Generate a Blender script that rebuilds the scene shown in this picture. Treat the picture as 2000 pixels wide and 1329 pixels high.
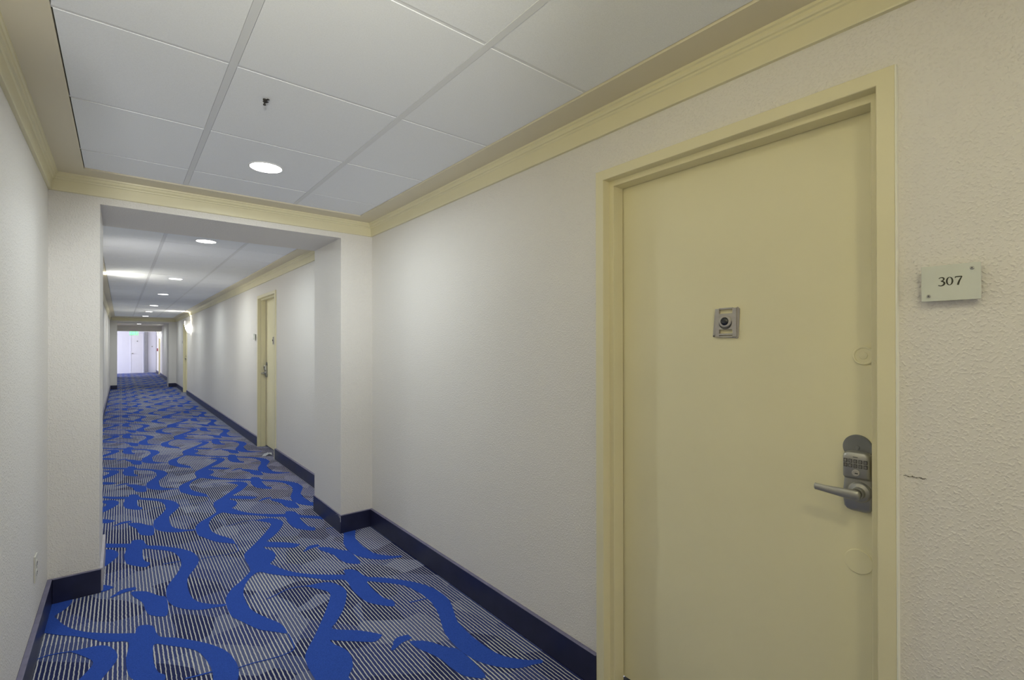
import bpy, bmesh, math, random
from mathutils import Vector, Matrix
random.seed(7)
PI = math.pi
S = bpy.context.scene
for o in list(bpy.data.objects):
    bpy.data.objects.remove(o)
C = S.collection

# ------------------------------------------------------------------ camera
F_PX, YAW, PITCH, ROLL, CY, EYE = 942.04, 0.6815, 0.0038, -0.0009, 673.08, 1.35
cd = bpy.data.cameras.new('camera'); cam = bpy.data.objects.new('camera', cd); C.objects.link(cam)
cd.sensor_fit = 'HORIZONTAL'; cd.sensor_width = 36.0
cd.lens = 36.0 * F_PX / 2000.0
cd.shift_y = (CY - 664.5) / 2000.0
cd.clip_start = 0.02; cd.clip_end = 100
fw = Vector((math.sin(YAW) * math.cos(PITCH), math.cos(YAW) * math.cos(PITCH), math.sin(PITCH)))
rt = Vector((math.cos(YAW), -math.sin(YAW), 0)); up = rt.cross(fw)
r2 = rt * math.cos(ROLL) + up * math.sin(ROLL); u2 = up * math.cos(ROLL) - rt * math.sin(ROLL)
m = Matrix((r2, u2, -fw)).transposed().to_4x4(); m.translation = (0, 0, EYE)
cam.matrix_world = m
S.camera = cam

# ------------------------------------------------------------------ world, colour management, lamps' power
S.view_settings.view_transform = 'Standard'; S.view_settings.look = 'None'
S.view_settings.gamma = 1.0; S.view_settings.use_curve_mapping = False
S.view_settings.exposure = 0.22
wd = bpy.data.worlds.new('world'); S.world = wd; wd.use_nodes = True
wn = wd.node_tree.nodes; bg = wn['Background']
bg.inputs[0].default_value = (0.80, 0.86, 1.0, 1); bg.inputs[1].default_value = 1.0
P_DOWN = 8.8          # each recessed downlight
P_SCONCE = 10.0         # each wall sconce
P_FILL = 132.0          # added unseen uplights that brighten the ceiling
P_BACK = 20.0          # light of the unseen window added behind the camera
P_LOBBY = 145.0        # daylight through the lobby window at the far end

def area(name, loc, rot, sx, sy, power, col, shape='RECTANGLE', spread=PI):
    l = bpy.data.lights.new(name, 'AREA'); l.shape = shape; l.size = sx; l.size_y = sy
    l.energy = power; l.color = col; l.spread = spread
    o = bpy.data.objects.new(name, l); C.objects.link(o); o.location = loc; o.rotation_euler = rot
    return o
# daylight: an unseen window added behind the camera, one lights the far lobby
area('added_window_light', (0.59, -5.9, 1.25), (PI / 2, 0, 0), 1.5, 1.9, P_BACK, (1.0, 0.97, 0.88))
area('lobby_daylight', (-3.4, 29.3, 1.4), (PI / 2, 0, -PI / 2), 2.6, 2.2, P_LOBBY, (0.80, 0.82, 1.0))

# ------------------------------------------------------------------ measures (metres)
L, R = -0.297, 1.4745          # near corridor walls
L2, R2 = -0.264, 1.4476        # walls beyond the first opening
PL, PR = -0.090, 1.240         # opening's sides
Y0 = -5.8
P1, Q1 = 3.498, 4.110          # first portal
P2, Q2 = 19.67, 20.28          # second portal
P3, Q3 = 27.2, 27.7            # third
YE = 31.1
ZT = 2.277; ZS = 2.270; ZC = 2.176; ZB = 0.129; ZTOP = 2.42
TL_, TR_ = -0.150, 1.318
TL2, TR2 = -0.144, 1.302

# ------------------------------------------------------------------ materials
def mat(name, col, rough=0.6, metal=0.0, spec=0.5, bump=None, var=None, emit=None):
    mt = bpy.data.materials.new(name); mt.use_nodes = True
    n = mt.node_tree.nodes; k = mt.node_tree.links; b = n['Principled BSDF']
    b.inputs['Base Color'].default_value = (*col, 1); b.inputs['Roughness'].default_value = rough
    b.inputs['Metallic'].default_value = metal; b.inputs['Specular IOR Level'].default_value = spec
    tc = n.new('ShaderNodeTexCoord')
    if bump:
        sc, st, dist = bump
        nz = n.new('ShaderNodeTexNoise'); nz.inputs['Scale'].default_value = sc; nz.inputs['Detail'].default_value = 4
        bp = n.new('ShaderNodeBump'); bp.inputs['Strength'].default_value = st; bp.inputs['Distance'].default_value = dist
        k.new(tc.outputs['Object'], nz.inputs['Vector']); k.new(nz.outputs['Fac'], bp.inputs['Height'])
        k.new(bp.outputs['Normal'], b.inputs['Normal'])
    if var:
        sc, amt = var
        nz = n.new('ShaderNodeTexNoise'); nz.inputs['Scale'].default_value = sc; nz.inputs['Detail'].default_value = 5
        mr = n.new('ShaderNodeMapRange'); mr.inputs[1].default_value = .3; mr.inputs[2].default_value = .7
        mr.inputs[3].default_value = 1 - amt; mr.inputs[4].default_value = 1 + amt
        mx = n.new('ShaderNodeVectorMath'); mx.operation = 'SCALE'; mx.inputs[0].default_value = col
        k.new(tc.outputs['Object'], nz.inputs['Vector']); k.new(nz.outputs['Fac'], mr.inputs[0])
        k.new(mr.outputs[0], mx.inputs['Scale']); k.new(mx.outputs[0], b.inputs['Base Color'])
    if emit:
        b.inputs['Emission Color'].default_value = (*emit[0], 1); b.inputs['Emission Strength'].default_value = emit[1]
    return mt

def wall_material(name, col):
    mt = mat(name, col, 0.55, spec=0.35)
    n = mt.node_tree.nodes; k = mt.node_tree.links; b = n['Principled BSDF']; tc = n['Texture Coordinate']
    vo = n.new('ShaderNodeTexNoise'); vo.inputs['Scale'].default_value = 150; vo.inputs['Detail'].default_value = 1.5
    rp = n.new('ShaderNodeMapRange'); rp.inputs[1].default_value = .46; rp.inputs[2].default_value = .76; rp.interpolation_type = 'SMOOTHSTEP'
    n2 = n.new('ShaderNodeTexNoise'); n2.inputs['Scale'].default_value = 30; n2.inputs['Detail'].default_value = 3
    ad = n.new('ShaderNodeMath'); ad.operation = 'MULTIPLY_ADD'; ad.inputs[1].default_value = .5
    bp = n.new('ShaderNodeBump'); bp.inputs['Strength'].default_value = .6; bp.inputs['Distance'].default_value = .0021
    k.new(tc.outputs['Object'], vo.inputs['Vector']); k.new(tc.outputs['Object'], n2.inputs['Vector'])
    k.new(vo.outputs['Fac'], rp.inputs[0]); k.new(n2.outputs['Fac'], ad.inputs[0]); k.new(rp.outputs[0], ad.inputs[2])
    k.new(ad.outputs[0], bp.inputs['Height']); k.new(bp.outputs['Normal'], b.inputs['Normal'])
    return mt

M = {}
M['wall'] = wall_material('wall_paint', (0.83, 0.795, 0.735))
M['trim'] = mat('cream_trim_paint', (0.82, 0.755, 0.50), 0.38, bump=(14, .08, .002), var=(3, .03))
M['soffit'] = mat('soffit_paint', (0.78, 0.71, 0.54), 0.55, bump=(40, .15, .001))
M['door'] = mat('cream_door_paint', (0.88, 0.815, 0.545), 0.42, bump=(60, .06, .0006), var=(1.6, .035))
M['tile'] = mat('ceiling_tile', (0.92, 0.935, 0.955), 0.9, spec=.1, bump=(420, .35, .0008), var=(260, .035))
M['tee'] = mat('ceiling_grid_metal', (0.80, 0.81, 0.82), 0.5, bump=(300, .1, .0004))
M['void'] = mat('plenum_dark', (0.02, 0.02, 0.02), 1)
M['base'] = mat('navy_baseboard', (0.020, 0.022, 0.060), 0.32, bump=(30, .05, .001), var=(9, .18))
M['basetop'] = mat('lit_navy_top', (0.17, 0.16, 0.25), 0.5, var=(20, .15))  # baseboard tops: the light they catch is put into the colour
M['basewall'] = mat('painted_baseboard', (0.50, 0.47, 0.50), 0.5, var=(20, .08))
M['white'] = mat('white_plastic', (0.70, 0.68, 0.60), 0.35, var=(20, .03))
M['lit_rim'] = mat('pale_lit_rim', (0.92, 0.90, 0.76), 0.3, var=(8, .03))  # highlight colour for the lit rim of the near frame
M['paper'] = mat('white_paper', (0.85, 0.87, 0.92), 0.8, var=(30, .04))
M['nickel'] = mat('satin_nickel', (0.42, 0.415, 0.39), 0.38, metal=0.7, bump=(220, .05, .0003), var=(14, .07))
M['nickel_dark'] = mat('dark_nickel', (0.11, 0.105, 0.10), 0.4, metal=0.7, var=(30, .1))
M['keyblack'] = mat('key_black', (0.03, 0.03, 0.035), 0.4, var=(60, .1))
M['disc'] = mat('grey_metal_disc', (0.22, 0.225, 0.23), 0.5, metal=0.4, bump=(90, .08, .0004), var=(40, .06))
M['pewter'] = mat('pewter', (0.50, 0.47, 0.44), 0.45, metal=0.35, bump=(120, .2, .0006), var=(50, .08))
M['lens'] = mat('lens_glass', (0.01, 0.012, 0.018), 0.06, spec=.9, var=(10, .05))
M['sign'] = mat('frosted_acrylic', (0.68, 0.70, 0.62), 0.25, spec=.6, var=(12, .03))
M['ink'] = mat('dark_ink', (0.035, 0.035, 0.02), 0.5, var=(40, .1))
M['thresh'] = mat('dark_threshold', (0.035, 0.032, 0.028), 0.5, var=(30, .15))
M['scuff'] = mat('scuff_grey', (0.16, 0.15, 0.12), 0.8, var=(300, .5))
M['lamp'] = mat('lit_diffuser', (0.9, 0.9, 0.9), 0.5, emit=((1.0, 0.98, 0.95), 9.0))
M['ring'] = mat('white_lamp_trim', (0.82, 0.82, 0.82), 0.4, var=(20, .02))
M['glow'] = mat('lit_sconce_glass', (0.95, 0.95, 0.9), 0.4, emit=((1.0, 0.98, 0.88), 14.0))
M['glowsoft'] = mat('fill_lamp_glass', (0.9, 0.88, 0.8), 0.4, emit=((1.0, 0.95, 0.82), 0.8))  # shade of the added uplights
M['exit'] = mat('exit_letters_lit', (0.1, 0.8, 0.2), 0.5, emit=((0.10, 1.0, 0.22), 3.5))
M['exitbody'] = mat('exit_sign_body', (0.55, 0.75, 0.6), 0.4, var=(20, .03), emit=((0.2, 0.9, 0.35), 0.6))
M['lobby'] = mat('lobby_white', (0.80, 0.80, 0.86), 0.6, bump=(60, .05, .001))
M['lobbydoor'] = mat('lobby_door_white', (0.84, 0.83, 0.86), 0.5, var=(4, .02))
M['grey'] = mat('lobby_grey_metal', (0.34, 0.34, 0.36), 0.4, metal=.3, var=(6, .05))
M['red'] = mat('red_plastic', (0.35, 0.02, 0.03), 0.4, var=(20, .05))
M['dark'] = mat('dark_metal', (0.06, 0.055, 0.05), 0.6, metal=.4, var=(80, .3))
M['chip'] = mat('bare_plaster_chip', (0.75, 0.74, 0.78), 0.8, var=(80, .05))
gl = bpy.data.materials.new('window_glass'); gl.use_nodes = True
gb = gl.node_tree.nodes['Principled BSDF']; gb.inputs['Transmission Weight'].default_value = 1; gb.inputs['Roughness'].default_value = 0.02; gb.inputs['IOR'].default_value = 1.02
M['glass'] = gl

def carpet_stripes():
    mt = bpy.data.materials.new('striped_carpet'); mt.use_nodes = True
    n = mt.node_tree.nodes; k = mt.node_tree.links; b = n['Principled BSDF']
    b.inputs['Roughness'].default_value = 1; b.inputs['Specular IOR Level'].default_value = .05
    def nd(t, **kw):
        x = n.new(t)
        for a, v in kw.items(): setattr(x, a, v)
        return x
    def math_(op, a, b_=None, c=None):
        x = nd('ShaderNodeMath', operation=op)
        for i, v in enumerate((a, b_, c)):
            if v is None: continue
            if isinstance(v, (int, float)): x.inputs[i].default_value = v
            else: k.new(v, x.inputs[i])
        return x.outputs[0]
    tc = nd('ShaderNodeTexCoord'); sp = nd('ShaderNodeSeparateXYZ'); k.new(tc.outputs['Object'], sp.inputs[0])
    X, Y = sp.outputs[0], sp.outputs[1]
    def vec(x, y):
        c = nd('ShaderNodeCombineXYZ'); k.new(x, c.inputs[0]); k.new(y, c.inputs[1]); return c.outputs[0]
    j = nd('ShaderNodeTexNoise'); j.inputs['Scale'].default_value = 1; j.inputs['Detail'].default_value = 1
    k.new(vec(math_('MULTIPLY', X, 35), math_('MULTIPLY', Y, 42)), j.inputs['Vector'])
    xj = math_('MULTIPLY_ADD', math_('SUBTRACT', j.outputs['Fac'], .5), .0042, X)
    st = math_('ABSOLUTE', math_('SUBTRACT', math_('FRACT', math_('DIVIDE', xj, .0156)), .5))     # 0 in the middle of a line .. .5
    # leaf shaped tone patches: big cells stretched and shifted
    ds = nd('ShaderNodeTexNoise'); ds.inputs['Scale'].default_value = 2.2; ds.inputs['Detail'].default_value = 1
    k.new(tc.outputs['Object'], ds.inputs['Vector'])
    px = math_('MULTIPLY_ADD', ds.outputs['Fac'], 1.3, math_('MULTIPLY', X, 5.2)); py = math_('MULTIPLY_ADD', X, 1.6, math_('MULTIPLY', Y, 4.6))
    vo = nd('ShaderNodeTexVoronoi'); vo.inputs['Scale'].default_value = 1.0; k.new(vec(px, py), vo.inputs['Vector'])
    sc = nd('ShaderNodeSeparateColor'); k.new(vo.outputs['Color'], sc.inputs[0])
    rnd, rnd2 = sc.outputs[0], sc.outputs[1]
    half = math_('MULTIPLY_ADD', rnd2, .075, .108)                                               # half width of the pale line
    lj = nd('ShaderNodeTexNoise'); lj.inputs['Scale'].default_value = 1; k.new(vec(math_('MULTIPLY', X, 64), math_('MULTIPLY', Y, 90)), lj.inputs['Vector'])
    half = math_('MULTIPLY_ADD', math_('SUBTRACT', lj.outputs['Fac'], .5), .10, half)
    line = math_('LESS_THAN', st, half)
    rp = nd('ShaderNodeValToRGB'); rp.color_ramp.interpolation = 'CONSTANT'
    e = rp.color_ramp.elements; e[0].position = 0; e[0].color = (0.030, 0.037, 0.115, 1); e[1].position = .34; e[1].color = (0.055, 0.070, 0.20, 1)
    x = e.new(.62); x.color = (0.075, 0.095, 0.23, 1); x = e.new(.84); x.color = (0.12, 0.14, 0.27, 1)
    k.new(rnd, rp.inputs[0])
    pile = nd('ShaderNodeTexNoise'); pile.inputs['Scale'].default_value = 420; pile.inputs['Detail'].default_value = 2; k.new(tc.outputs['Object'], pile.inputs['Vector'])
    mx = nd('ShaderNodeMix', data_type='RGBA'); k.new(line, mx.inputs[0]); k.new(rp.outputs[0], mx.inputs[6]); mx.inputs[7].default_value = (0.60, 0.60, 0.585, 1)
    mr = nd('ShaderNodeMapRange'); mr.inputs[1].default_value = .25; mr.inputs[2].default_value = .75; mr.inputs[3].default_value = .72; mr.inputs[4].default_value = 1.25
    k.new(pile.outputs['Fac'], mr.inputs[0])
    vm = nd('ShaderNodeVectorMath', operation='SCALE'); k.new(mx.outputs[2], vm.inputs[0]); k.new(mr.outputs[0], vm.inputs['Scale']); k.new(vm.outputs[0], b.inputs['Base Color'])
    bp = nd('ShaderNodeBump'); bp.inputs['Strength'].default_value = .5; bp.inputs['Distance'].default_value = .003
    k.new(math_('ADD', pile.outputs['Fac'], line), bp.inputs['Height']); k.new(bp.outputs['Normal'], b.inputs['Normal'])
    return mt
M['carpet'] = carpet_stripes()
M['ribbon'] = mat('blue_carpet_pile', (0.036, 0.090, 0.42), 1.0, spec=.05, bump=(420, .5, .003), var=(330, .22))

# ------------------------------------------------------------------ mesh helpers
def obj(name, bm, mats, parent=None, bevel=0, smooth=False, loc=None, angle=None):
    me = bpy.data.meshes.new(name); bm.normal_update(); bm.to_mesh(me); bm.free()
    for x in (mats if isinstance(mats, (list, tuple)) else [mats]): me.materials.append(x)
    o = bpy.data.objects.new(name, me); C.objects.link(o)
    if parent: o.parent = parent
    if loc: o.location = loc
    if smooth:
        for p in me.polygons: p.use_smooth = True
    if angle:
        me.set_sharp_from_angle(angle=angle)
    if bevel:
        bv = o.modifiers.new('bevel', 'BEVEL'); bv.width = bevel; bv.segments = 3; bv.limit_method = 'ANGLE'; bv.angle_limit = .6
        for p in me.polygons: p.use_smooth = True
        wn_ = o.modifiers.new('wn', 'WEIGHTED_NORMAL'); wn_.keep_sharp = False
    return o
def struct(o, label=None):
    o['kind'] = 'structure'
    if label: o['label'] = label
    return o
def empty(name, loc, rotz=0):
    o = bpy.data.objects.new(name, None); C.objects.link(o); o.location = loc; o.rotation_euler = (0, 0, rotz); o.empty_display_size = .05
    return o
def tag(o, label, cat, group=None):
    o['label'] = label; o['category'] = cat
    if group: o['group'] = group
    return o
def box(bm, x0, x1, y0, y1, z0, z1, mi=0):
    v = [bm.verts.new((x, y, z)) for x in (x0, x1) for y in (y0, y1) for z in (z0, z1)]
    for f in ((0, 1, 3, 2), (4, 6, 7, 5), (0, 4, 5, 1), (2, 3, 7, 6), (0, 2, 6, 4), (1, 5, 7, 3)):
        bm.faces.new([v[i] for i in f]).material_index = mi
def B(*boxes):
    bm = bmesh.new()
    for b in boxes: box(bm, *b)
    return bm
def prism(bm, pts, d0, d1, axis='y', mi=0):
    """polygon in the (x,z) plane pushed from y=d0 to y=d1"""
    a = [bm.verts.new((p[0], d0, p[1])) for p in pts]; c = [bm.verts.new((p[0], d1, p[1])) for p in pts]
    n = len(pts); fs = [bm.faces.new(a), bm.faces.new(c[::-1])]
    for i in range(n): fs.append(bm.faces.new((a[i], c[i], c[(i + 1) % n], a[(i + 1) % n])))
    for f in fs: f.material_index = mi
    bmesh.ops.recalc_face_normals(bm, faces=fs)
def lathe(bm, prof, axis='y', c=(0, 0, 0), n=40, mi=0):
    """prof = [(radius, distance along the axis)]"""
    rings = []
    for r, d in prof:
        ring = []
        for i in range(n):
            a = 2 * PI * i / n; u, v = r * math.cos(a), r * math.sin(a)
            p = (u, d, v) if axis == 'y' else (u, v, d)
            ring.append(bm.verts.new((c[0] + p[0], c[1] + p[1], c[2] + p[2])))
        rings.append(ring)
    fs = []
    for a, b in zip(rings, rings[1:]):
        for i in range(n): fs.append(bm.faces.new((a[i], a[(i + 1) % n], b[(i + 1) % n], b[i])))
    fs.append(bm.faces.new(rings[0])); fs.append(bm.faces.new(rings[-1][::-1]))
    for f in fs: f.material_index = mi
    bmesh.ops.recalc_face_normals(bm, faces=fs)
def loft(bm, rings, mi=0):
    vs = [[bm.verts.new(p) for p in r] for r in rings]; n = len(vs[0]); fs = []
    for a, b in zip(vs, vs[1:]):
        for i in range(n): fs.append(bm.faces.new((a[i], a[(i + 1) % n], b[(i + 1) % n], b[i])))
    fs.append(bm.faces.new(vs[0])); fs.append(bm.faces.new(vs[-1][::-1]))
    for f in fs: f.material_index = mi
    bmesh.ops.recalc_face_normals(bm, faces=fs)

# ------------------------------------------------------------------ floor: striped ground plus inlaid blue ribbons
K = {1: (3.603, 190, 960), 2: (3.808, 440, 980)}
def floor_pt(r, x, y):
    """a point of the carpet drawing measured from where it stands on the floor"""
    s, ox, oy = K[r]; a = (ox + x / s - 1000) / F_PX; b = (CY - oy - y / s) / F_PX
    A = a * math.cos(ROLL) - b * math.sin(ROLL); u = a * math.sin(ROLL) + b * math.cos(ROLL)
    yy = math.cos(PITCH) - u * math.sin(PITCH); zz = math.sin(PITCH) + u * math.cos(PITCH)
    X = A * math.cos(YAW) + yy * math.sin(YAW); Y = -A * math.sin(YAW) + yy * math.cos(YAW); t = -EYE / zz
    return (X * t, Y * t)
def crom(p, closed=True, n=4):
    out = []; m_ = len(p)
    for i in range(m_ if closed else m_ - 1):
        g = lambda j: p[j % m_] if closed else p[max(0, min(m_ - 1, j))]
        a, b, c, d = g(i - 1), g(i), g(i + 1), g(i + 2)
        for q in range(n):
            t = q / n
            out.append(tuple(.5 * ((2 * b[k]) + (-a[k] + c[k]) * t + (2 * a[k] - 5 * b[k] + 4 * c[k] - d[k]) * t * t + (-a[k] + 3 * b[k] - 3 * c[k] + d[k]) * t ** 3) for k in (0, 1)))
    if not closed: out.append(p[-1])
    return out
SHAPES = [
 (1, [(60,380),(150,378),(225,379),(250,347),(320,345),(350,380),(430,385),(520,395),(600,408),(665,428),(700,455),(715,490),(700,525),(670,565),(640,605),(633,645),(640,690),(660,740),(700,775),(760,790),(830,798),(905,795),(890,812),(830,820),(770,832),(700,838),(620,832),(560,818),(520,798),(490,760),(485,700),(500,660),(530,620),(565,575),(588,530),(590,490),(565,455),(530,430),(470,418),(400,412),(330,406),(318,430),(320,465),(340,495),(370,503),(366,522),(340,535),(280,530),(215,515),(195,490),(190,450),(203,401),(130,399),(60,398)]),
 (1, [(238,712),(290,705),(350,708),(400,725),(440,738),(480,745),(497,790),(499,840),(490,875),(455,885),(400,880),(360,868),(335,830),(325,795),(290,765),(255,745)]),
 (1, [(98,742),(160,712),(268,684),(265,696),(190,716),(100,752)]),
 (2, [(598,352),(622,333),(655,325),(694,321),(672,338),(640,351)]),
 (2, [(330,125),(390,133),(430,155),(420,190),(390,230),(340,275),(312,300),(440,305),(545,318),(550,327),(510,345),(440,345),(330,342),(285,340),(305,355),(350,370),(372,395),(367,430),(335,463),(370,480),(420,502),(500,525),(600,540),(700,545),(800,547),(905,548),(905,580),(800,578),(700,578),(620,568),(540,560),(450,555),(380,548),(320,540),(285,530),(240,530),(190,565),(150,620),(135,680),(150,740),(180,790),(220,825),(280,855),(340,880),(400,905),(440,940),(462,977),(440,985),(400,978),(340,970),(250,955),(170,920),(100,885),(50,860),(20,810),(5,760),(5,720),(20,690),(50,650),(110,600),(150,560),(185,520),(175,480),(150,440),(140,400),(160,372),(200,335),(250,285),(300,230),(335,185),(338,166),(300,155),(250,146),(225,140)]),
]
LINES = [
 (2, [(240,138),(130,150),(60,172),(0,190)], .008),
 (1, [(700,485),(780,468),(860,455),(930,442),(985,425),(990,405),(975,372)], .006),
 (1, [(462,515),(520,506),(595,493)], .010),
]
A1 = Vector((0.978, -0.045)); A2 = Vector((0.0, 1.327))
bm = bmesh.new()
box(bm, L2 - .02, R + .12, Y0, P3 + 3.9, -.05, 0, 0)
box(bm, -3.3, L2 - .02, Q3, YE, -.05, 0, 0)
polys = [crom([floor_pt(r, *p) for p in pts], True, 3) for r, pts in SHAPES]
for r, pts, wd_ in LINES:
    c = crom([floor_pt(r, *p) for p in pts], False, 3); lo, hi = [], []
    for i, p in enumerate(c):
        q0 = Vector(c[max(0, i - 1)]); q1 = Vector(c[min(len(c) - 1, i + 1)]); t = (q1 - q0).normalized(); nn = Vector((-t.y, t.x)) * wd_ / 2
        lo.append(tuple(Vector(p) + nn)); hi.append(tuple(Vector(p) - nn))
    polys.append(lo + hi[::-1])
rib = bmesh.new()
for i in (-2, -1, 0, 1):
    for j in range(-7, 22):
        o2 = A1 * i + A2 * j
        for pi_, pl in enumerate(polys):
            if i == 1 and pi_ in (4, 5, 6): continue
            pts = [(p[0] + o2.x, p[1] + o2.y) for p in pl]
            xs = [p[0] for p in pts]; ys = [p[1] for p in pts]
            if max(xs) < L or min(xs) > R + .1 or max(ys) < Y0 or min(ys) > YE: continue
            f = rib.faces.new([rib.verts.new((p[0], p[1], .0012 + .0001 * pi_)) for p in pts]); f.material_index = 1
            f.normal_update()
            if f.normal.z < 0: f.normal_flip()
bmesh.ops.triangulate(rib, faces=rib.faces[:])
for co, no in (((L2 - .02, 0, 0), (-1, 0, 0)), ((R + .1, 0, 0), (1, 0, 0)), ((0, Y0 + .01, 0), (0, -1, 0)), ((0, YE - .01, 0), (0, 1, 0))):
    bmesh.ops.bisect_plane(rib, geom=rib.verts[:] + rib.edges[:] + rib.faces[:], plane_co=co, plane_no=no, clear_outer=True)
tmp = bpy.data.meshes.new('t'); rib.to_mesh(tmp); rib.free(); bm.from_mesh(tmp); bpy.data.meshes.remove(tmp)
struct(obj('floor', bm, [M['carpet'], M['ribbon']]), 'blue and cream striped carpet with royal blue ribbon motifs')

# ------------------------------------------------------------------ doors in the right-hand walls
DOORS = [dict(y=(0.322, 1.272), x=R, top=2.035), dict(y=(6.268, 7.240), x=R2, top=2.028), dict(y=(16.25, 17.22), x=R2, top=2.028), dict(y=(28.1, 29.07), x=R2, top=2.028)]
T = 0.16
# right wall
bm = bmesh.new()
def wall_run(bm, x, y0, y1, doors):
    y = y0
    for d in doors:
        a, b = d['y'][0] + .012, d['y'][1] - .012
        box(bm, x, x + T, y, a, -.02, ZTOP); box(bm, x, x + T, a, b, d['top'] - .012, ZTOP); y = b
    box(bm, x, x + T, y, y1, -.02, ZTOP)
wall_run(bm, R, Y0, P1 + .3, DOORS[:1]); wall_run(bm, R2, P1 + .3, YE, DOORS[1:])
struct(obj('wall_right', bm, M['wall']))
bm = B((L - T, L, Y0, P1 + .3, -.02, ZTOP), (L2 - T, L2, P1 + .3, Q3, -.02, ZTOP))
struct(obj('wall_left', bm, M['wall']))
# portals (pilasters and a beam in one wall)
def portal(name, y0, y1, zb, l, r):
    bm = B((l - .05, PL, y0, y1, 0, ZTOP), (PR, r + .05, y0, y1, 0, ZTOP), (PL, PR, y0, y1, zb, ZTOP))
    bmesh.ops.remove_doubles(bm, verts=bm.verts, dist=1e-5)
    return struct(obj(name, bm, M['wall']))
portal('wall_portal_near', P1, Q1, 2.137, L, R)
portal('wall_portal_far', P2, Q2, 2.125, L2, R2)
struct(obj('wall_portal_lobby', B((L2 - .1, R2 + .05, P3, Q3, 2.035, ZTOP)), M['wall']))
# lobby at the far end
struct(obj('wall_far', B((-3.4, R2 + T, YE, YE + .1, -.02, 2.6)), M['lobby']))
struct(obj('wall_lobby', B((-3.4, L2, Q3 - .1, Q3, -.02, 2.6)), M['lobby']))
# wall behind the camera, with a window added to let in fill light
struct(obj('wall_back', B((L - T, L + .22, Y0 - .1, Y0, -.02, ZTOP), (R - .22, R + T, Y0 - .1, Y0, -.02, ZTOP), (L + .22, R - .22, Y0 - .1, Y0, 2.15, ZTOP), (L + .22, R - .22, Y0 - .1, Y0, -.02, .3)), M['wall']))
wfr = struct(obj('added_window_1', B((L + .2, L + .26, Y0 - .08, Y0 + .02, .28, 2.17), (R - .26, R - .2, Y0 - .08, Y0 + .02, .28, 2.17), (L + .26, R - .26, Y0 - .08, Y0 + .02, .28, .34), (L + .26, R - .26, Y0 - .08, Y0 + .02, 2.11, 2.17), (.56, .62, Y0 - .07, Y0 + .01, .34, 2.11)), M['trim'], bevel=.004))
# floor-length lobby window, out of sight on the left
lw = struct(obj('window_2', B((-3.4, -3.34, Q3, Q3 + .08, 0, 2.5), (-3.4, -3.34, YE - .08, YE, 0, 2.5), (-3.4, -3.34, Q3 + .08, YE - .08, 0, .08), (-3.4, -3.34, Q3 + .08, YE - .08, 2.42, 2.5)), M['trim'], bevel=.004))

# ceiling: tiles, grid, dark plenum gaps
def tiles(bm, xs, ys, gx, gy):
    """xs, ys = grid lines incl. the outer edges; gx, gy = half widths of the tees on inner lines"""
    x0, x1, y0, y1 = xs[0], xs[-1], ys[0], ys[-1]
    box(bm, x0 - .05, x1 + .05, y0 - .05, y1 + .05, ZT + .03, ZT + .04, 2)
    for i in range(len(xs) - 1):
        a = xs[i] + (.0035 if i == 0 else gx + .0012); b = xs[i + 1] - (.0025 if i == len(xs) - 2 else gx + .0008)
        for j in range(len(ys) - 1):
            c = ys[j] + (.002 if j == 0 else gy + .0006); d = ys[j + 1] - (.001 if j == len(ys) - 2 else gy + .0006)
            z = ZT + random.uniform(0, .0012)
            box(bm, a, b, c, d, z, z + .015, 0)
    for x in xs[1:-1]: box(bm, x - gx, x + gx, y0, y1, ZT - .0005, ZT + .02, 1)
    for y in ys[1:-1]:
        for i in range(len(xs) - 1):
            box(bm, xs[i] + (gx if i else 0), xs[i + 1] - (gx if i < len(xs) - 2 else 0), y - gy, y + gy, ZT + .0022, ZT + .018, 1)
ys = [Y0]; k0 = 1.197
while k0 - .6095 > Y0: k0 -= .6095
y = k0
while y < 3.2: ys.append(y); y += .6095
ys = [v for v in ys if v < 3.2]; ys.append(3.328)
bm = bmesh.new()
tiles(bm, [TL_, .286, .879, TR_], ys, .0115, .0065)
ys = [4.28]; y = 4.62
while y < 18.4: ys.append(y); y += .6095
ys.append(18.95)
tiles(bm, [TL2, .286, .879, TR2], ys, .0115, .006)
struct(obj('ceiling', bm, [M['tile'], M['tee'], M['void']]), 'grid of white ceiling tiles')
# painted border of the ceiling round the tiles
def border(l, r, a, b, tl, tr, ta, tb):
    return [(l - .02, tl, a, b, ZS, ZT + .06), (tr, r + .02, a, b, ZS, ZT + .06), (tl, tr, a, ta, ZS, ZT + .06), (tl, tr, tb, b, ZS, ZT + .06)]
bx = border(L, R, Y0 - .02, P1, TL_, TR_, Y0, 3.328) + border(L2, R2, Q1, P2, TL2, TR2, 4.28, 18.95)
bx = [b_ for b_ in bx if b_[3] - b_[2] > .03]
struct(obj('ceiling_border', B(*bx), M['soffit']))
struct(obj('ceiling_far', B((L2 - .05, R2 + .05, Q2, P3, ZT, ZT + .08), (-3.4, R2 + T, Q3, YE + .1, 2.5, 2.58)), M['soffit']))

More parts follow.
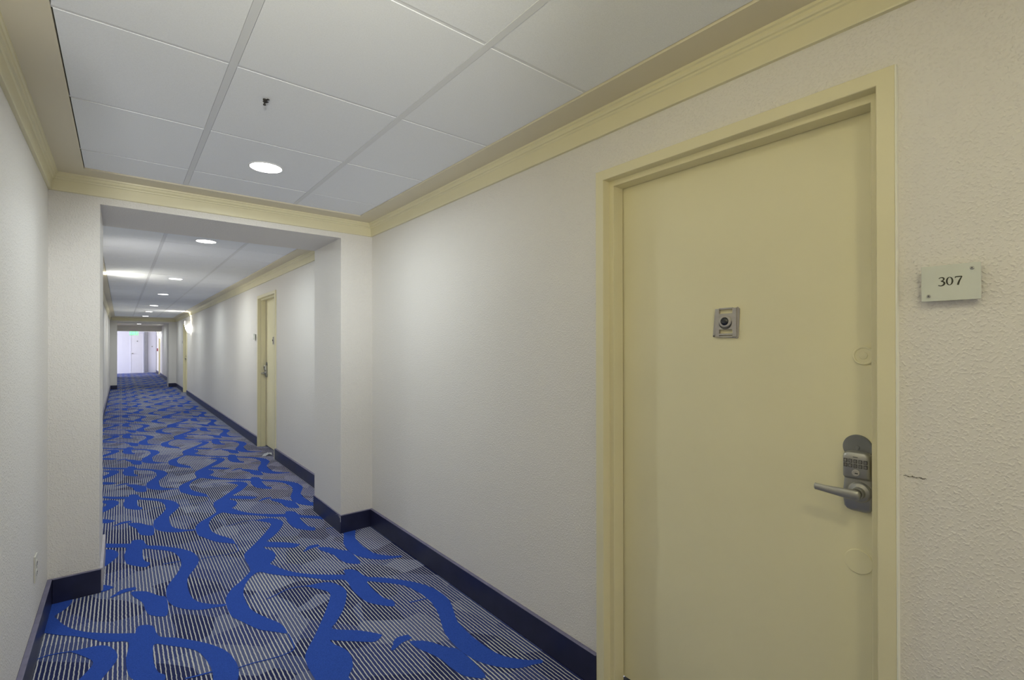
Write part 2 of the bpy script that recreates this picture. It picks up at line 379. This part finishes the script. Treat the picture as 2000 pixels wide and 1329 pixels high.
# crown moulding: one strip per run, mitred by overlap in the corners
CROWN = [(0, 0), (.013, 0), (.0145, .004), (.019, .056), (.023, .060), (.024, .066), (.029, .0685), (.032, .074), (.033, .083), (.038, .0865), (.040, .0955), (0, .0955)]
def crown(name, path):
    """path = corner points of the wall line; room on the left of the direction of travel"""
    bm = bmesh.new(); n = len(path); rows = []
    for i, p in enumerate(path):
        p = Vector(p); d0 = (p - Vector(path[i - 1])).normalized() if i else None; d1 = (Vector(path[i + 1]) - p).normalized() if i < n - 1 else None
        n0 = Vector((-d0.y, d0.x)) if d0 else None; n1 = Vector((-d1.y, d1.x)) if d1 else None
        if n0 is None: mv = n1
        elif n1 is None: mv = n0
        else: mv = (n0 + n1) / (1 + n0.dot(n1))
        rows.append([bm.verts.new((p.x + mv.x * u, p.y + mv.y * u, ZC + v)) for u, v in CROWN])
    q = len(CROWN); fs = []
    for a, b in zip(rows, rows[1:]):
        for i in range(q): fs.append(bm.faces.new((a[i], a[(i + 1) % q], b[(i + 1) % q], b[i])))
    fs.append(bm.faces.new(rows[0])); fs.append(bm.faces.new(rows[-1][::-1]))
    bmesh.ops.recalc_face_normals(bm, faces=fs)
    return struct(obj(name, bm, M['trim']))
crown('trim_1', [(R, Y0), (R, P1), (L, P1), (L, Y0)])
crown('trim_2', [(L2, P2), (L2, Q1), (R2, Q1), (R2, P2), (L2 + .041, P2)])
# baseboards
def base(name, boxes, mi=None):
    bm = bmesh.new()
    for b_ in boxes: box(bm, *b_, 0, ZB)
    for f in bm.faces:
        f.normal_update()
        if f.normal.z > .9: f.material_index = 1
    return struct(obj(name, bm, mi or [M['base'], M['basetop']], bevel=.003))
t = .02
def base_runs(x, s, y0, y1, doors):
    out = []; y = y0
    for d in doors: out.append((y, d['y'][0] - .0005)); y = d['y'][1] + .0005
    out.append((y, y1))
    return [((x - t, x) if s > 0 else (x, x + t)) + o_ for o_ in out]
base('baseboard_right', base_runs(R, 1, Y0, P1, DOORS[:1]) + base_runs(R2, 1, Q1, P2, DOORS[1:3]) + base_runs(R2, 1, Q2, YE, DOORS[3:]))
base('baseboard_left', [(L, L + t, Y0, P1), (L2, L2 + t, Q1, P2), (L2, L2 + t, Q2, Q3)])
base('baseboard_portal_right', [(PR - .010, R - t, P1 - t, P1), (PR - .010, PR, P1, Q1)])
base('baseboard_portal_left', [(L + t, PL + .008, P1 - t, P1)])
base('baseboard_portal_inside', [(PL, PL + .016, P1, Q1)], [M['basewall'], M['basewall']])
base('baseboard_far', [(L2 + t, PL + .006, P2 - t, P2), (PR - .006, R2 - t, P2 - t, P2)])

# ------------------------------------------------------------------ door builder (local: x right in the wall seen from the corridor, y into the wall, z up)
def make_door(i, d, lo, threshold=False):
    yc = (d['y'][0] + d['y'][1]) / 2; W = d['y'][1] - d['y'][0]; H = d['top']; mm = lo
    root = empty('door_%d' % i, (d['x'], yc, 0), -PI / 2); root['kind'] = 'structure'
    prof = [(0, .02), (0, -.015), (.0015, -.0165), (.0365, -.0165), (.038, -.015), (.038, .022), (.0575, .022), (.0585, .023), (.0585, .0785), (.020, .0785), (.020, .03)]
    bm = bmesh.new(); cols = []
    for s, dd in prof:
        s2 = s
        cols.append([bm.verts.new(p) for p in ((-W / 2 + s2, dd, 0), (-W / 2 + s2, dd, H - s2), (W / 2 - s2, dd, H - s2), (W / 2 - s2, dd, 0))])
    fs = []
    for a, b in zip(cols, cols[1:]):
        for q in range(3): fs.append(bm.faces.new((a[q], a[q + 1], b[q + 1], b[q])))
    bmesh.ops.recalc_face_normals(bm, faces=fs)
    # outside of the frame must face outwards
    bm.normal_update()
    f0 = fs[3 * 2 + 1] if False else fs[6]
    if sum(f.normal.y for f in fs[6:9]) > 0:
        for f in fs: f.normal_flip()
    obj('door_frame', bm, M['trim'], root)
    wl = W / 2 - .0585; yl = .0855
    bm = B((-wl - .018, wl + .018, yl, yl + .044, .036 if threshold else .016, H - .040))
    leaf = obj('door_leaf', bm, M['door'], root)
    obj('gap_backing', B((-W / 2 + .04, W / 2 - .04, .132, .15, 0, H - .03)), M['void'], root)
    if threshold:
        cb = obj('lit_rim_strip', B((W / 2 - .0004, W / 2 + .0032, -.0168, .001, 0, H - .001)), M['lit_rim'], root, bevel=.0012); cb['label'] = 'pale strip painting the lit right edge of the frame'  # pale strip paints the bright lit rim of the frame
        obj('threshold', B((-W / 2 + .0385, W / 2 - .0385, .005, .13, 0, .014)), M['thresh'], root, bevel=.003)
    return root, leaf, wl, yl, mm

def keypad_lock(root, x, yl, z, s):
    """s=+1: lever points to -x; body centred on x, bottom at z"""
    def sec(w_, d_, h):
        pts = []
        for a in range(24):
            t_ = 2 * PI * a / 24; cx, cy = math.cos(t_), math.sin(t_)
            e_ = .45
            px = abs(cx) ** e_ * (1 if cx > 0 else -1) * w_; py = abs(cy) ** e_ * (1 if cy > 0 else -1)
            pts.append((x + px, yl - (d_ * (py * .5 + .5)) + .001 * (1 - py), z + h))
        return pts
    bm = bmesh.new()
    loft(bm, [sec(.019, .008, 0), sec(.027, .013, .004), sec(.032, .017, .012), sec(.034, .019, .030), sec(.034, .0195, .060), sec(.0322, .0195, .078), sec(.0312, .019, .0885), sec(.0312, .0200, .0892), sec(.0315, .0318, .0960), sec(.0315, .033, .0985), sec(.0315, .034, .148), sec(.030, .033, .156), sec(.025, .030, .161), sec(.016, .024, .1635)])
    body = obj('keypad_lock', bm, M['nickel'], root, smooth=True, angle=.55); body['label'] = 'satin nickel keypad lock with rounded escutcheon'
    yf = yl - .0335
    bm = bmesh.new()
    for r_ in range(2):
        for c_ in range(5):
            kx = x - .0225 + c_ * .0113; kz = z + .1395 - r_ * .0125
            box(bm, kx - .0042, kx + .0042, yf - .0012, yf + .002, kz - .0048, kz + .0048, 0)
            box(bm, kx - .0024, kx + .0024, yf - .0022, yf - .0010, kz - .0030, kz + .0030, 1)
    obj('keypad', bm, [M['nickel_dark'], M['nickel']], body)
    # the digits of the keypad
    SEG = {'a': (0, 1), 'b': (1, .5), 'c': (1, -.5), 'd': (0, -1), 'e': (-1, -.5), 'f': (-1, .5), 'g': (0, 0)}
    DG = {1: 'bc', 2: 'abged', 3: 'abgcd', 4: 'fgbc', 5: 'afgcd', 6: 'afgedc', 7: 'abc', 8: 'abcdefg', 9: 'abcdfg', 0: 'abcdef'}
    bm = bmesh.new()
    for q, dgt in enumerate((1, 2, 3, 4, 5, 6, 7, 8, 9, 0)):
        kx = x - .0225 + (q % 5) * .0113; kz = z + .1395 - (q // 5) * .0125
        for sg in DG[dgt]:
            ux, uz = SEG[sg]; cx = kx + ux * .0011; cz = kz + uz * .0018
            if sg in 'adg': box(bm, cx - .0013, cx + .0013, yf - .0026, yf - .0021, cz - .0003, cz + .0003)
            else: box(bm, cx - .0003, cx + .0003, yf - .0026, yf - .0021, cz - .0010, cz + .0010)
    obj('digits', bm, M['keyblack'], body)
    bm = bmesh.new(); box(bm, x - .0055, x + .0055, yf - .0014, yf + .001, z + .1500, z + .1512)
    obj('indicator_slot', bm, M['keyblack'], body)
    bm = bmesh.new(); lathe(bm, [(.0088, .004), (.0088, -.0022), (.0078, -.003), (.0005, -.003)], c=(x + .001, yf, z + .1085), n=28, mi=0)
    box(bm, x - .0005, x + .0065, yf - .0036, yf - .0029, z + .1068, z + .1092, 1)
    obj('key_cylinder', bm, [M['pewter'], M['keyblack']], body, smooth=False)
    ys_ = yl - .019; zl = z + .056; xl = x + s * .006
    bm = bmesh.new(); lathe(bm, [(.0275, .004), (.0275, -.004), (.024, -.009), (.0155, -.012), (.0150, -.024), (.0150, -.026)], c=(xl, ys_, zl), n=40)
    obj('rose', bm, M['nickel'], body, bevel=.0008)
    bm = bmesh.new(); lathe(bm, [(.0118, -.024), (.0118, -.036), (.010, -.037)], c=(xl, ys_, zl), n=30)
    obj('spindle_collar', bm, M['nickel_dark'], body)
    bm = bmesh.new(); rings = []
    for q, (dx, ry, rz, dz) in enumerate([(.013, .0035, .006, 0), (.010, .0065, .0115, 0), (.004, .0080, .0135, 0), (-.010, .0082, .0135, .0002), (-.028, .0074, .0122, .0006), (-.050, .0066, .0108, .0014), (-.072, .0060, .0096, .0026), (-.089, .0060, .0090, .0038), (-.0925, .0062, .0094, .0042), (-.0945, .0042, .0065, .0044)]):
        rings.append([(xl + s * dx, ys_ - .043 + ry * math.cos(2 * PI * a / 20), zl + dz + rz * math.sin(2 * PI * a / 20)) for a in range(20)])
    loft(bm, rings)
    obj('lever_handle', bm, M['nickel'], body, smooth=True)
    bm = bmesh.new(); lathe(bm, [(.0345, 0), (.0345, -.004), (.033, -.0055), (.006, -.0055), (.005, -.0075), (.0005, -.0080)], c=(x - s * .003, yl, z + .172), n=48)
    dd = obj('cover_disc', bm, M['disc'], body); dd['label'] = 'round grey metal disc behind the lock top'

# ---- door 307
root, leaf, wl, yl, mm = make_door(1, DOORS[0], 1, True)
yc = .797
keypad_lock(root, yc - .4245, yl, .9015, 1)
def viewer(root, x, y, z):
    bm = bmesh.new()
    def fr(cx, cz, w_, h_, y0, y1):
        prism(bm, [(cx - w_, cz - h_), (cx + w_, cz - h_), (cx + w_, cz + h_), (cx - w_, cz + h_)], y0, y1)
    # back plate, a little askew
    for a, b in (((-.044, -.046), (-.0405, .042)), ((-.0365, -.0465), (-.0325, .042))):
        pass
    prism(bm, [(-.0465, -.0465), (-.0405, -.0475), (-.033, .0445), (-.0385, .042)], y - .004, y - .0005)
    prism(bm, [(-.0465, -.0465), (.036, -.0525), (.036, -.0475), (-.0455, -.0425)], y - .004, y - .0005)
    prism(bm, [(.036, -.052), (.040, -.049), (.0445, .0435), (.038, .050), (.033, .046)], y - .004, y - .0005)
    for v in bm.verts: v.co.x += x; v.co.z += z
    plate = obj('door_viewer', bm, M['pewter'], root); plate['label'] = 'pewter plate with dark round peephole lens'
    bm = bmesh.new()
    bars = [(-.034, .0365, .022, .0475), (-.0335, .036, -.026, .018 + .004), (-.0335, .036, -.046, -.040)]
    box(bm, -.0355, -.0215, y - .010, y - .001, -.048, .046); box(bm, .0235, .0360, y - .010, y - .001, -.0475, .047)
    box(bm, -.0215, .0235, y - .010, y - .001, .0435, .0485); box(bm, -.0215, .0235, y - .010, y - .001, -.0235, .0295)
    box(bm, -.0215, .0235, y - .010, y - .001, -.0420, -.0365); box(bm, -.0215, .0235, y - .010, y - .001, -.0490, -.0450)
    for v in bm.verts: v.co.x += x; v.co.z += z
    obj('front_plate', bm, M['pewter'], plate, bevel=.0006)
    bm = bmesh.new(); lathe(bm, [(.0205, -.002), (.0205, -.013), (.018, -.0155), (.0135, -.0155), (.0135, -.010)], c=(x, y, z + .0035), n=40)
    obj('lens_ring', bm, M['pewter'], plate, smooth=False)
    bm = bmesh.new(); lathe(bm, [(.0130, -.010)] + [(.0130 * math.cos(a * PI / 16), -.0155 - .006 * math.sin(a * PI / 16)) for a in range(0, 8)], c=(x, y, z + .0035), n=40)
    obj('lens', bm, M['lens'], plate, smooth=True)
    bm = bmesh.new(); lathe(bm, [(.0024, -.009), (.0024, -.0108), (.0005, -.0110)], c=(x + .0195, y, z + .001), n=16)
    lathe(bm, [(.0205, -.0095), (.0218, -.0103)], c=(x, y, z - .0015), n=40)
    obj('rivet', bm, M['nickel_dark'], plate)
viewer(root, .004, yl, 1.428)
bm = bmesh.new(); lathe(bm, [(.0255, 0), (.0255, -.004), (.0240, -.0055), (.0205, -.0055), (.0195, -.0035), (.0100, -.0035), (.0090, -.0055), (.0005, -.0060)], c=(yc - .4135, yl, 1.324), n=48)
o = obj('bolt_cover', bm, M['door'], root); o['label'] = 'raised round cover painted over above the lock'
bm = bmesh.new(); lathe(bm, [(.0330, 0), (.0330, -.0018), (.0320, -.0026), (.0005, -.0026)], c=(yc - .4270, yl, .763), n=56)
o = obj('bolt_cover', bm, M['door'], root); o['label'] = 'flat round cover painted over below the lock'

# ---- doors down the hall: lock on the far side
def far_hardware(root, yl, s):
    x = -s * (root_w / 2 - .0585 - .035)
    keypad_lock(root, x, yl, .935, -s)
    viewer(root, 0, yl, 1.425)
for i in (1, 2, 3):
    root, leaf, wl, yl, mm = make_door(i + 1, DOORS[i], -1)
    root_w = DOORS[i]['y'][1] - DOORS[i]['y'][0]
    if i < 3: far_hardware(root, yl, 1)

# ------------------------------------------------------------------ room number sign
def stroke(bm, pts, ws, y, dz=.0006):
    c = crom(pts, False, 6); n = len(c); m_ = len(ws); lo, hi = [], []
    for i, p in enumerate(c):
        f = i / (n - 1) * (m_ - 1); a = int(min(f, m_ - 2)); wv = ws[a] + (ws[a + 1] - ws[a]) * (f - a)
        q0 = Vector(c[max(0, i - 1)]); q1 = Vector(c[min(n - 1, i + 1)]); t_ = (q1 - q0).normalized(); nn = Vector((-t_.y, t_.x)) * wv / 2
        lo.append(bm.verts.new((p[0] + nn.x, y, p[1] + nn.y))); hi.append(bm.verts.new((p[0] - nn.x, y, p[1] - nn.y)))
    for i in range(n - 1):
        f = bm.faces.new((lo[i], lo[i + 1], hi[i + 1], hi[i])); f.normal_update()
        if f.normal.y > 0: f.normal_flip()
def digits307(bm, y, s, ox, oz):
    g = lambda pts: [(ox + a * s, oz + b * s) for a, b in pts]
    stroke(bm, g([(.04, .86), (.20, .98), (.40, .96), (.50, .80), (.42, .62), (.22, .53)]), [.09 * s, .10 * s, .13 * s, .17 * s, .12 * s, .07 * s], y)
    stroke(bm, g([(.22, .54), (.44, .48), (.55, .28), (.46, .08), (.26, -.02), (.06, .02), (.00, .08)]), [.07 * s, .13 * s, .19 * s, .18 * s, .12 * s, .10 * s, .10 * s], y)
    n = 44; o_, i_ = [], []
    for a in range(n):
        t_ = 2 * PI * a / n
        o_.append(bm.verts.new((ox + (1.02 + .34 * math.cos(t_)) * s, y, oz + (.49 + .50 * math.sin(t_)) * s)))
        i_.append(bm.verts.new((ox + (1.02 + .175 * math.cos(t_)) * s, y, oz + (.49 + .425 * math.sin(t_)) * s)))
    for a in range(n):
        f = bm.faces.new((o_[a], o_[(a + 1) % n], i_[(a + 1) % n], i_[a])); f.normal_update()
        if f.normal.y > 0: f.normal_flip()
    stroke(bm, g([(1.52, .80), (1.55, .93), (1.66, .945), (1.90, .945), (2.13, .95)]), [.05 * s, .11 * s, .125 * s, .125 * s, .10 * s], y)
    stroke(bm, g([(2.13, .955), (1.98, .66), (1.86, .36), (1.76, -.04)]), [.08 * s, .14 * s, .17 * s, .18 * s], y)
def room_sign(x, y, z, rz, label, full):
    r_ = empty('room_number_sign', (x, y, z), rz); tag(r_, label, 'sign', 'room number signs')
    w_, h_ = .0505, .0405
    obj('plate', B((-w_, w_, -.018, -.0145, -h_, h_)), M['sign'], r_, bevel=.0006)
    for sx, sz in ((-.037, -.0285), (.0365, .0285)):
        bm = bmesh.new(); lathe(bm, [(.0032, 0), (.0032, -.0185), (.0036, -.0186), (.0036, -.0200), (.0026, -.0208), (.0005, -.0208)], c=(sx, 0, sz), n=20)
        sc_ = obj('standoff_screw', bm, M['nickel'], r_)
        bm = bmesh.new(); lathe(bm, [(.0013, -.0207), (.0013, -.0211)], c=(sx, 0, sz), n=12); obj('screw_socket', bm, M['keyblack'], sc_)
    if full:
        bm = bmesh.new(); digits307(bm, -.0184, .0188, -.0200, -.0060)
        obj('number', bm, M['ink'], r_)
    return r_
room_sign(R, .2225, 1.4935, -PI / 2, 'frosted room sign reading 307 beside the nearest cream door', True)
room_sign(R2, 7.42, 1.485, -PI / 2, 'small room sign by the second cream door down the hall', False)
room_sign(R2, 17.40, 1.485, -PI / 2, 'tiny room sign beyond the lit wall lamp at the third door', False)

# ------------------------------------------------------------------ recessed downlights
def downlight(y, z, label, power=P_DOWN, x=.582, col=(.88, .965, 1.0)):
    r_ = empty('recessed_downlight', (x, y, z), 0); tag(r_, label, 'ceiling light', 'recessed ceiling downlights')
    bm = bmesh.new(); lathe(bm, [(.082, .002), (.082, -.0015), (.078, -.0035), (.0745, -.0030), (.0740, .0005)], axis='z', n=56)
    obj('trim_ring', bm, M['ring'], r_)
    bm = bmesh.new(); lathe(bm, [(.0738, .0015), (.0738, -.0022), (.070, -.0030), (.0005, -.0030)], axis='z', n=56)
    obj('diffuser', bm, M['lamp'], r_)
    l = area('downlight_lamp', (0, 0, -.008), (0, 0, 0), .14, .14, power, col, 'DISK', 3.0)
    l.parent = r_
    return r_
zl = ZT - .0005
LY = [(2.736, 'nearest round ceiling downlight in front of the first beam'), (4.99, 'round ceiling downlight just past the first beam'), (8.02, 'third round ceiling downlight down the hall'),
      (10.51, 'fourth round ceiling downlight down the hall'), (13.55, 'fifth round ceiling downlight down the hall'), (16.0, 'sixth round ceiling downlight, level with the third door'), (18.4, 'last round ceiling downlight before the far beam')]
for y, lb in LY: downlight(y, zl, lb)
downlight(25.0, ZT - .001, 'small downlight beyond the far beam, above the exit sign')
downlight(22.2, ZT - .001, 'added downlight, unseen just behind the far beam')  # extra lamp added to brighten the floor past the far beam
downlight(-.26, zl, 'added ceiling downlight overhead, unseen behind the viewpoint', P_DOWN * .36, col=(1.0, .93, .50))  # extra unseen lamp added for more light near the camera
downlight(-2.7, zl, 'added ceiling downlight near the added window, unseen behind the viewpoint', P_DOWN * 1.6, col=(1.0, .94, .80))  # extra unseen lamp added to light faces turned towards the camera

# ------------------------------------------------------------------ wall sconces
def sconce(x, y, z, rz, label, power=P_SCONCE, cheeks=True, col=(1, .97, .86), aim=None, cone=140, flat=1.0):
    r_ = empty('wall_sconce', (x, y, z), rz); tag(r_, label, 'wall lamp', 'lit wall sconces'); r_.scale = (1, flat, 1)
    obj('back_plate', B((-.055, .055, -.012, 0, -.10, .06)), M['nickel'], r_, bevel=.004)
    bm = bmesh.new(); rings = []
    for h, rr in ((-.12, .020), (-.115, .035), (-.09, .055), (-.04, .078), (.02, .092), (.06, .098)):
        rings.append([(rr * math.cos(PI * a / 16) , -.012 - rr * 1.25 * math.sin(PI * a / 16), h) for a in range(17)])
    loft(bm, rings)
    obj('glass_shade', bm, M['glow'] if cheeks else M['glowsoft'], r_, smooth=False)
    if cheeks: obj('added_side_cheek', B((-.062, -.058, -.135, -.012, .062, .20)), M['ring'], r_)  # cheeks added to narrow the lamp's light into a band
    if cheeks: obj('added_side_cheek', B((.058, .062, -.135, -.012, .062, .20)), M['ring'], r_)
    l = bpy.data.lights.new('sconce_lamp', 'POINT' if cheeks else 'SPOT'); l.energy = power
    l.color = col; l.shadow_soft_size = .02
    if not cheeks: l.spot_size = math.radians(cone); l.spot_blend = .9; l.shadow_soft_size = .04
    o = bpy.data.objects.new('sconce_lamp', l); C.objects.link(o); o.parent = r_; o.location = (0, -.065, .085)
    if aim:
        p_ = Matrix.Translation((x, y, z)) @ Matrix.Rotation(rz, 4, 'Z') @ Vector((0, -.065, .085))
        o.rotation_euler = (Matrix.Rotation(-rz, 4, 'Z') @ (Vector(aim) - p_)).to_track_quat('-Z', 'Y').to_euler()
    return r_
sconce(R2, 15.35, 1.83, -PI / 2, 'brightly lit wall sconce just before the third door')
sconce(L2, 7.9, 1.83, PI / 2, 'lit sconce on the left wall, hidden by the first pilaster', flat=.55)
sconce(R2, 27.78, 1.86, -PI / 2, 'small lit sconce at the lobby end of the right wall', 3)

sconce(L, -.80, 1.42, PI / 2, 'added fill uplight in sconce shape, unseen on the left wall, level with the viewpoint', P_FILL, False, (.95, .975, 1), (.3, 2.2, 2.3), 55)  # aimed spot added to brighten the ceiling tiles
sconce(L, .30, 1.72, PI / 2, 'added fill uplight in sconce shape, unseen on the left wall opposite the near door', P_FILL * .17, False, (1, .92, .52), (.1, .6, 2.3), 138)  # warm fill spot added out of view, housed in a sconce
sconce(L2, 5.30, 1.30, PI / 2, 'added fill uplight in sconce shape, unseen behind the left pilaster', P_FILL * .08, False, (1, .98, .94), (.6, 6.4, 2.3), 125)  # fill spot added for the ceiling past the first beam

# ------------------------------------------------------------------ small things
# outlet on the left wall
r_ = empty('power_outlet', (L, 3.02, .362), PI / 2); tag(r_, 'cream duplex power outlet low on the left wall', 'outlet')
obj('cover_plate', B((-.036, .036, -.006, 0, -.058, .058)), M['white'], r_, bevel=.002)
for sz in (-.021, .021):
    bm = bmesh.new(); lathe(bm, [(.0165, -.004), (.0165, -.0078), (.015, -.0085), (.0005, -.0085)], c=(0, 0, sz), n=28)
    s_ = obj('socket', bm, M['white'], r_)
    bm = B((-.0065, -.0045, -.0092, -.008, sz - .003, sz + .006), (.0045, .0065, -.0092, -.008, sz - .003, sz + .005), (-.002, .002, -.0092, -.008, sz - .0095, sz - .0055)); obj('slots', bm, M['keyblack'], s_)
bm = bmesh.new(); lathe(bm, [(.003, -.005), (.003, -.0072), (.0005, -.0076)], n=16); obj('centre_screw', bm, M['nickel'], r_)

# anchor left hanging from a tile
r_ = empty('ceiling_anchor', (.417, 1.985, ZT), .5); tag(r_, 'small dark metal anchor sticking out of a ceiling tile', 'anchor')
bm = bmesh.new(); lathe(bm, [(.006, .001), (.006, -.004), (.003, -.005), (.003, -.018), (.005, -.019), (.005, -.022), (.001, -.023)], axis='z', n=18); obj('bolt', bm, M['dark'], r_)
bm = B((-.007, .007, -.014, .002, -.012, -.0095), (-.004, .004, -.022, -.006, -.006, -.0035)); obj('toggle_wing', bm, M['dark'], r_, bevel=.0008)

# scrap of paper by the second door
bm = bmesh.new()
P_ = [(1.345, 6.515), (1.375, 6.545), (1.40, 6.575), (1.425, 6.60), (1.452, 6.615), (1.462, 6.56), (1.458, 6.515), (1.42, 6.505), (1.38, 6.500)]
vs = [bm.verts.new((p[0], p[1], .006 + .022 * (i % 2))) for i, p in enumerate(P_)]; cv = bm.verts.new((1.41, 6.55, .034))
for i in range(len(vs)): bm.faces.new((vs[i], vs[(i + 1) % len(vs)], cv))
ext = bmesh.ops.solidify(bm, geom=bm.faces[:], thickness=.0015)
tag(obj('paper_scrap', bm, M['paper']), 'crumpled white paper scrap on the carpet before the second door', 'paper')
# sliver of white on the left baseboard
bm = bmesh.new(); prism(bm, [(-.022, -.004), (.020, .001), (.022, .005), (.004, .006), (-.020, 0)], -.0012, 0)
o = obj('paint_chip', bm, M['chip']); o.location = (L + t + .0002, 2.25, .105); o.rotation_euler = (0, 0, PI / 2)
tag(o, 'white paint chip stuck on the left navy baseboard', 'paint chip')
# chipped corner of the pilaster's baseboard
bm = bmesh.new()
for q in range(9):
    a = random.uniform(.0, .10); hgt = ZB - .003 - random.uniform(.0, .014)
    w_ = random.uniform(.004, .010)
    box(bm, PR - .0106, PR - .0098, P1 - t + .005 + a * .9, P1 - t + .005 + a * .9 + w_, hgt - .003, hgt)
box(bm, PR - .0106, PR - .0085, P1 - t - .0006, P1 - t + .0015, ZB - .045, ZB - .004)
struct(obj('trim_3', bm, M['chip']))
# dark scuff beside the door
bm = bmesh.new()
for q in range(16):
    yy = .311 - q * .0027; zz = 1.036 + .001 * math.sin(q * 1.3); hh = random.uniform(.0004, .0015)
    box(bm, R - .0012, R + .0005, yy - .0016, yy + .0006, zz - hh, zz + hh)
struct(obj('trim_4', bm, M['scuff']), 'short dark scuff on the wall right of the near door')

# exit sign hanging in the lobby
r_ = empty('exit_sign', (.47, 28.2, 1.97), 0); tag(r_, 'green lit exit sign hanging at the far end of the hall', 'sign')
obj('housing', B((-.165, .165, 0, .05, -.10, .10)), M['exitbody'], r_, bevel=.006)
obj('bracket', B((-.02, .02, .015, .035, .10, .53)), M['ring'], r_)
bm = bmesh.new()
def bar(a, b, w_):
    a, b = Vector(a), Vector(b); d_ = (b - a).normalized(); nn = Vector((-d_.y, d_.x)) * w_ / 2
    prism(bm, [tuple(a - nn), tuple(b - nn), tuple(b + nn), tuple(a + nn)], -.006, .001)
hh = .06; wv = .022
for x0 in (-.135,):
    bar((x0, -hh), (x0, hh), wv)
    for z_ in (-hh + .01, 0, hh - .01): bar((x0, z_), (x0 + .05, z_), .018)
bar((-.065, -hh), (-.01, hh), wv); bar((-.01, -hh), (-.065, hh), wv)
bar((.03, -hh), (.03, hh), wv)
bar((.06, hh - .01), (.14, hh - .01), .02); bar((.10, -hh), (.10, hh), wv)
obj('letters', bm, M['exit'], r_)

# lobby wall: white door, grey jamb, pale second door
r_ = empty('door_5', (.68, YE, 0), 0); r_['kind'] = 'structure'
obj('door_frame', B((-.31, -.27, -.02, 0, 0, 2.05), (.20, .24, -.02, 0, 0, 2.05), (-.27, .20, -.02, 0, 2.01, 2.05)), M['lobby'], r_, bevel=.002)
lf = obj('door_leaf', B((-.27, .20, -.012, 0, .01, 2.01)), M['lobbydoor'], r_)
bm = bmesh.new(); lathe(bm, [(.03, 0), (.03, -.02), (.012, -.03), (.012, -.05), (.025, -.06), (.02, -.075)], c=(-.22, -.012, 1.0), n=24); obj('door_knob', bm, M['nickel'], lf)
bm = bmesh.new(); lathe(bm, [(.03, 0), (.03, -.02), (.02, -.028)], c=(-.03, -.012, 1.62), n=24); obj('door_plate', bm, M['nickel'], lf)
struct(obj('trim_5', B((.945, 1.075, YE - .10, YE, .05, 2.10)), M['grey'], bevel=.003))
r_ = empty('door_6', (1.27, YE, 0), 0); r_['kind'] = 'structure'
lf = obj('door_leaf', B((-.185, .155, -.03, 0, .01, 2.2)), M['lobby'], r_, bevel=.003)
bm = bmesh.new(); lathe(bm, [(.03, 0), (.03, -.02), (.02, -.028)], c=(-.01, -.03, 1.35), n=24); obj('door_plate', bm, M['nickel'], lf)
# red call point near the lobby
r_ = empty('fire_alarm_pull', (R2, 29.9, 1.19), -PI / 2); tag(r_, 'dark red fire alarm pull on the right wall by the lobby', 'fire alarm')
obj('housing', B((-.045, .045, -.045, 0, -.07, .07)), M['red'], r_, bevel=.005); obj('pull_bar', B((-.03, .03, -.055, -.044, -.01, .012)), M['white'], r_, bevel=.002)
# dome camera under the lobby beam
r_ = empty('security_camera', (1.13, 28.6, 2.5), 0); tag(r_, 'small dark dome camera hanging near the lobby doors', 'camera')
bm = bmesh.new(); lathe(bm, [(.02, 0), (.02, -.36), (.05, -.37), (.05, -.39)], axis='z', n=24); obj('stem', bm, M['ring'], r_)
bm = bmesh.new(); lathe(bm, [(.045, -.39)] + [(.045 * math.cos(a * PI / 14), -.39 - .045 * math.sin(a * PI / 14)) for a in range(1, 7)], axis='z', n=24); obj('dome', bm, M['lens'], r_, smooth=True)
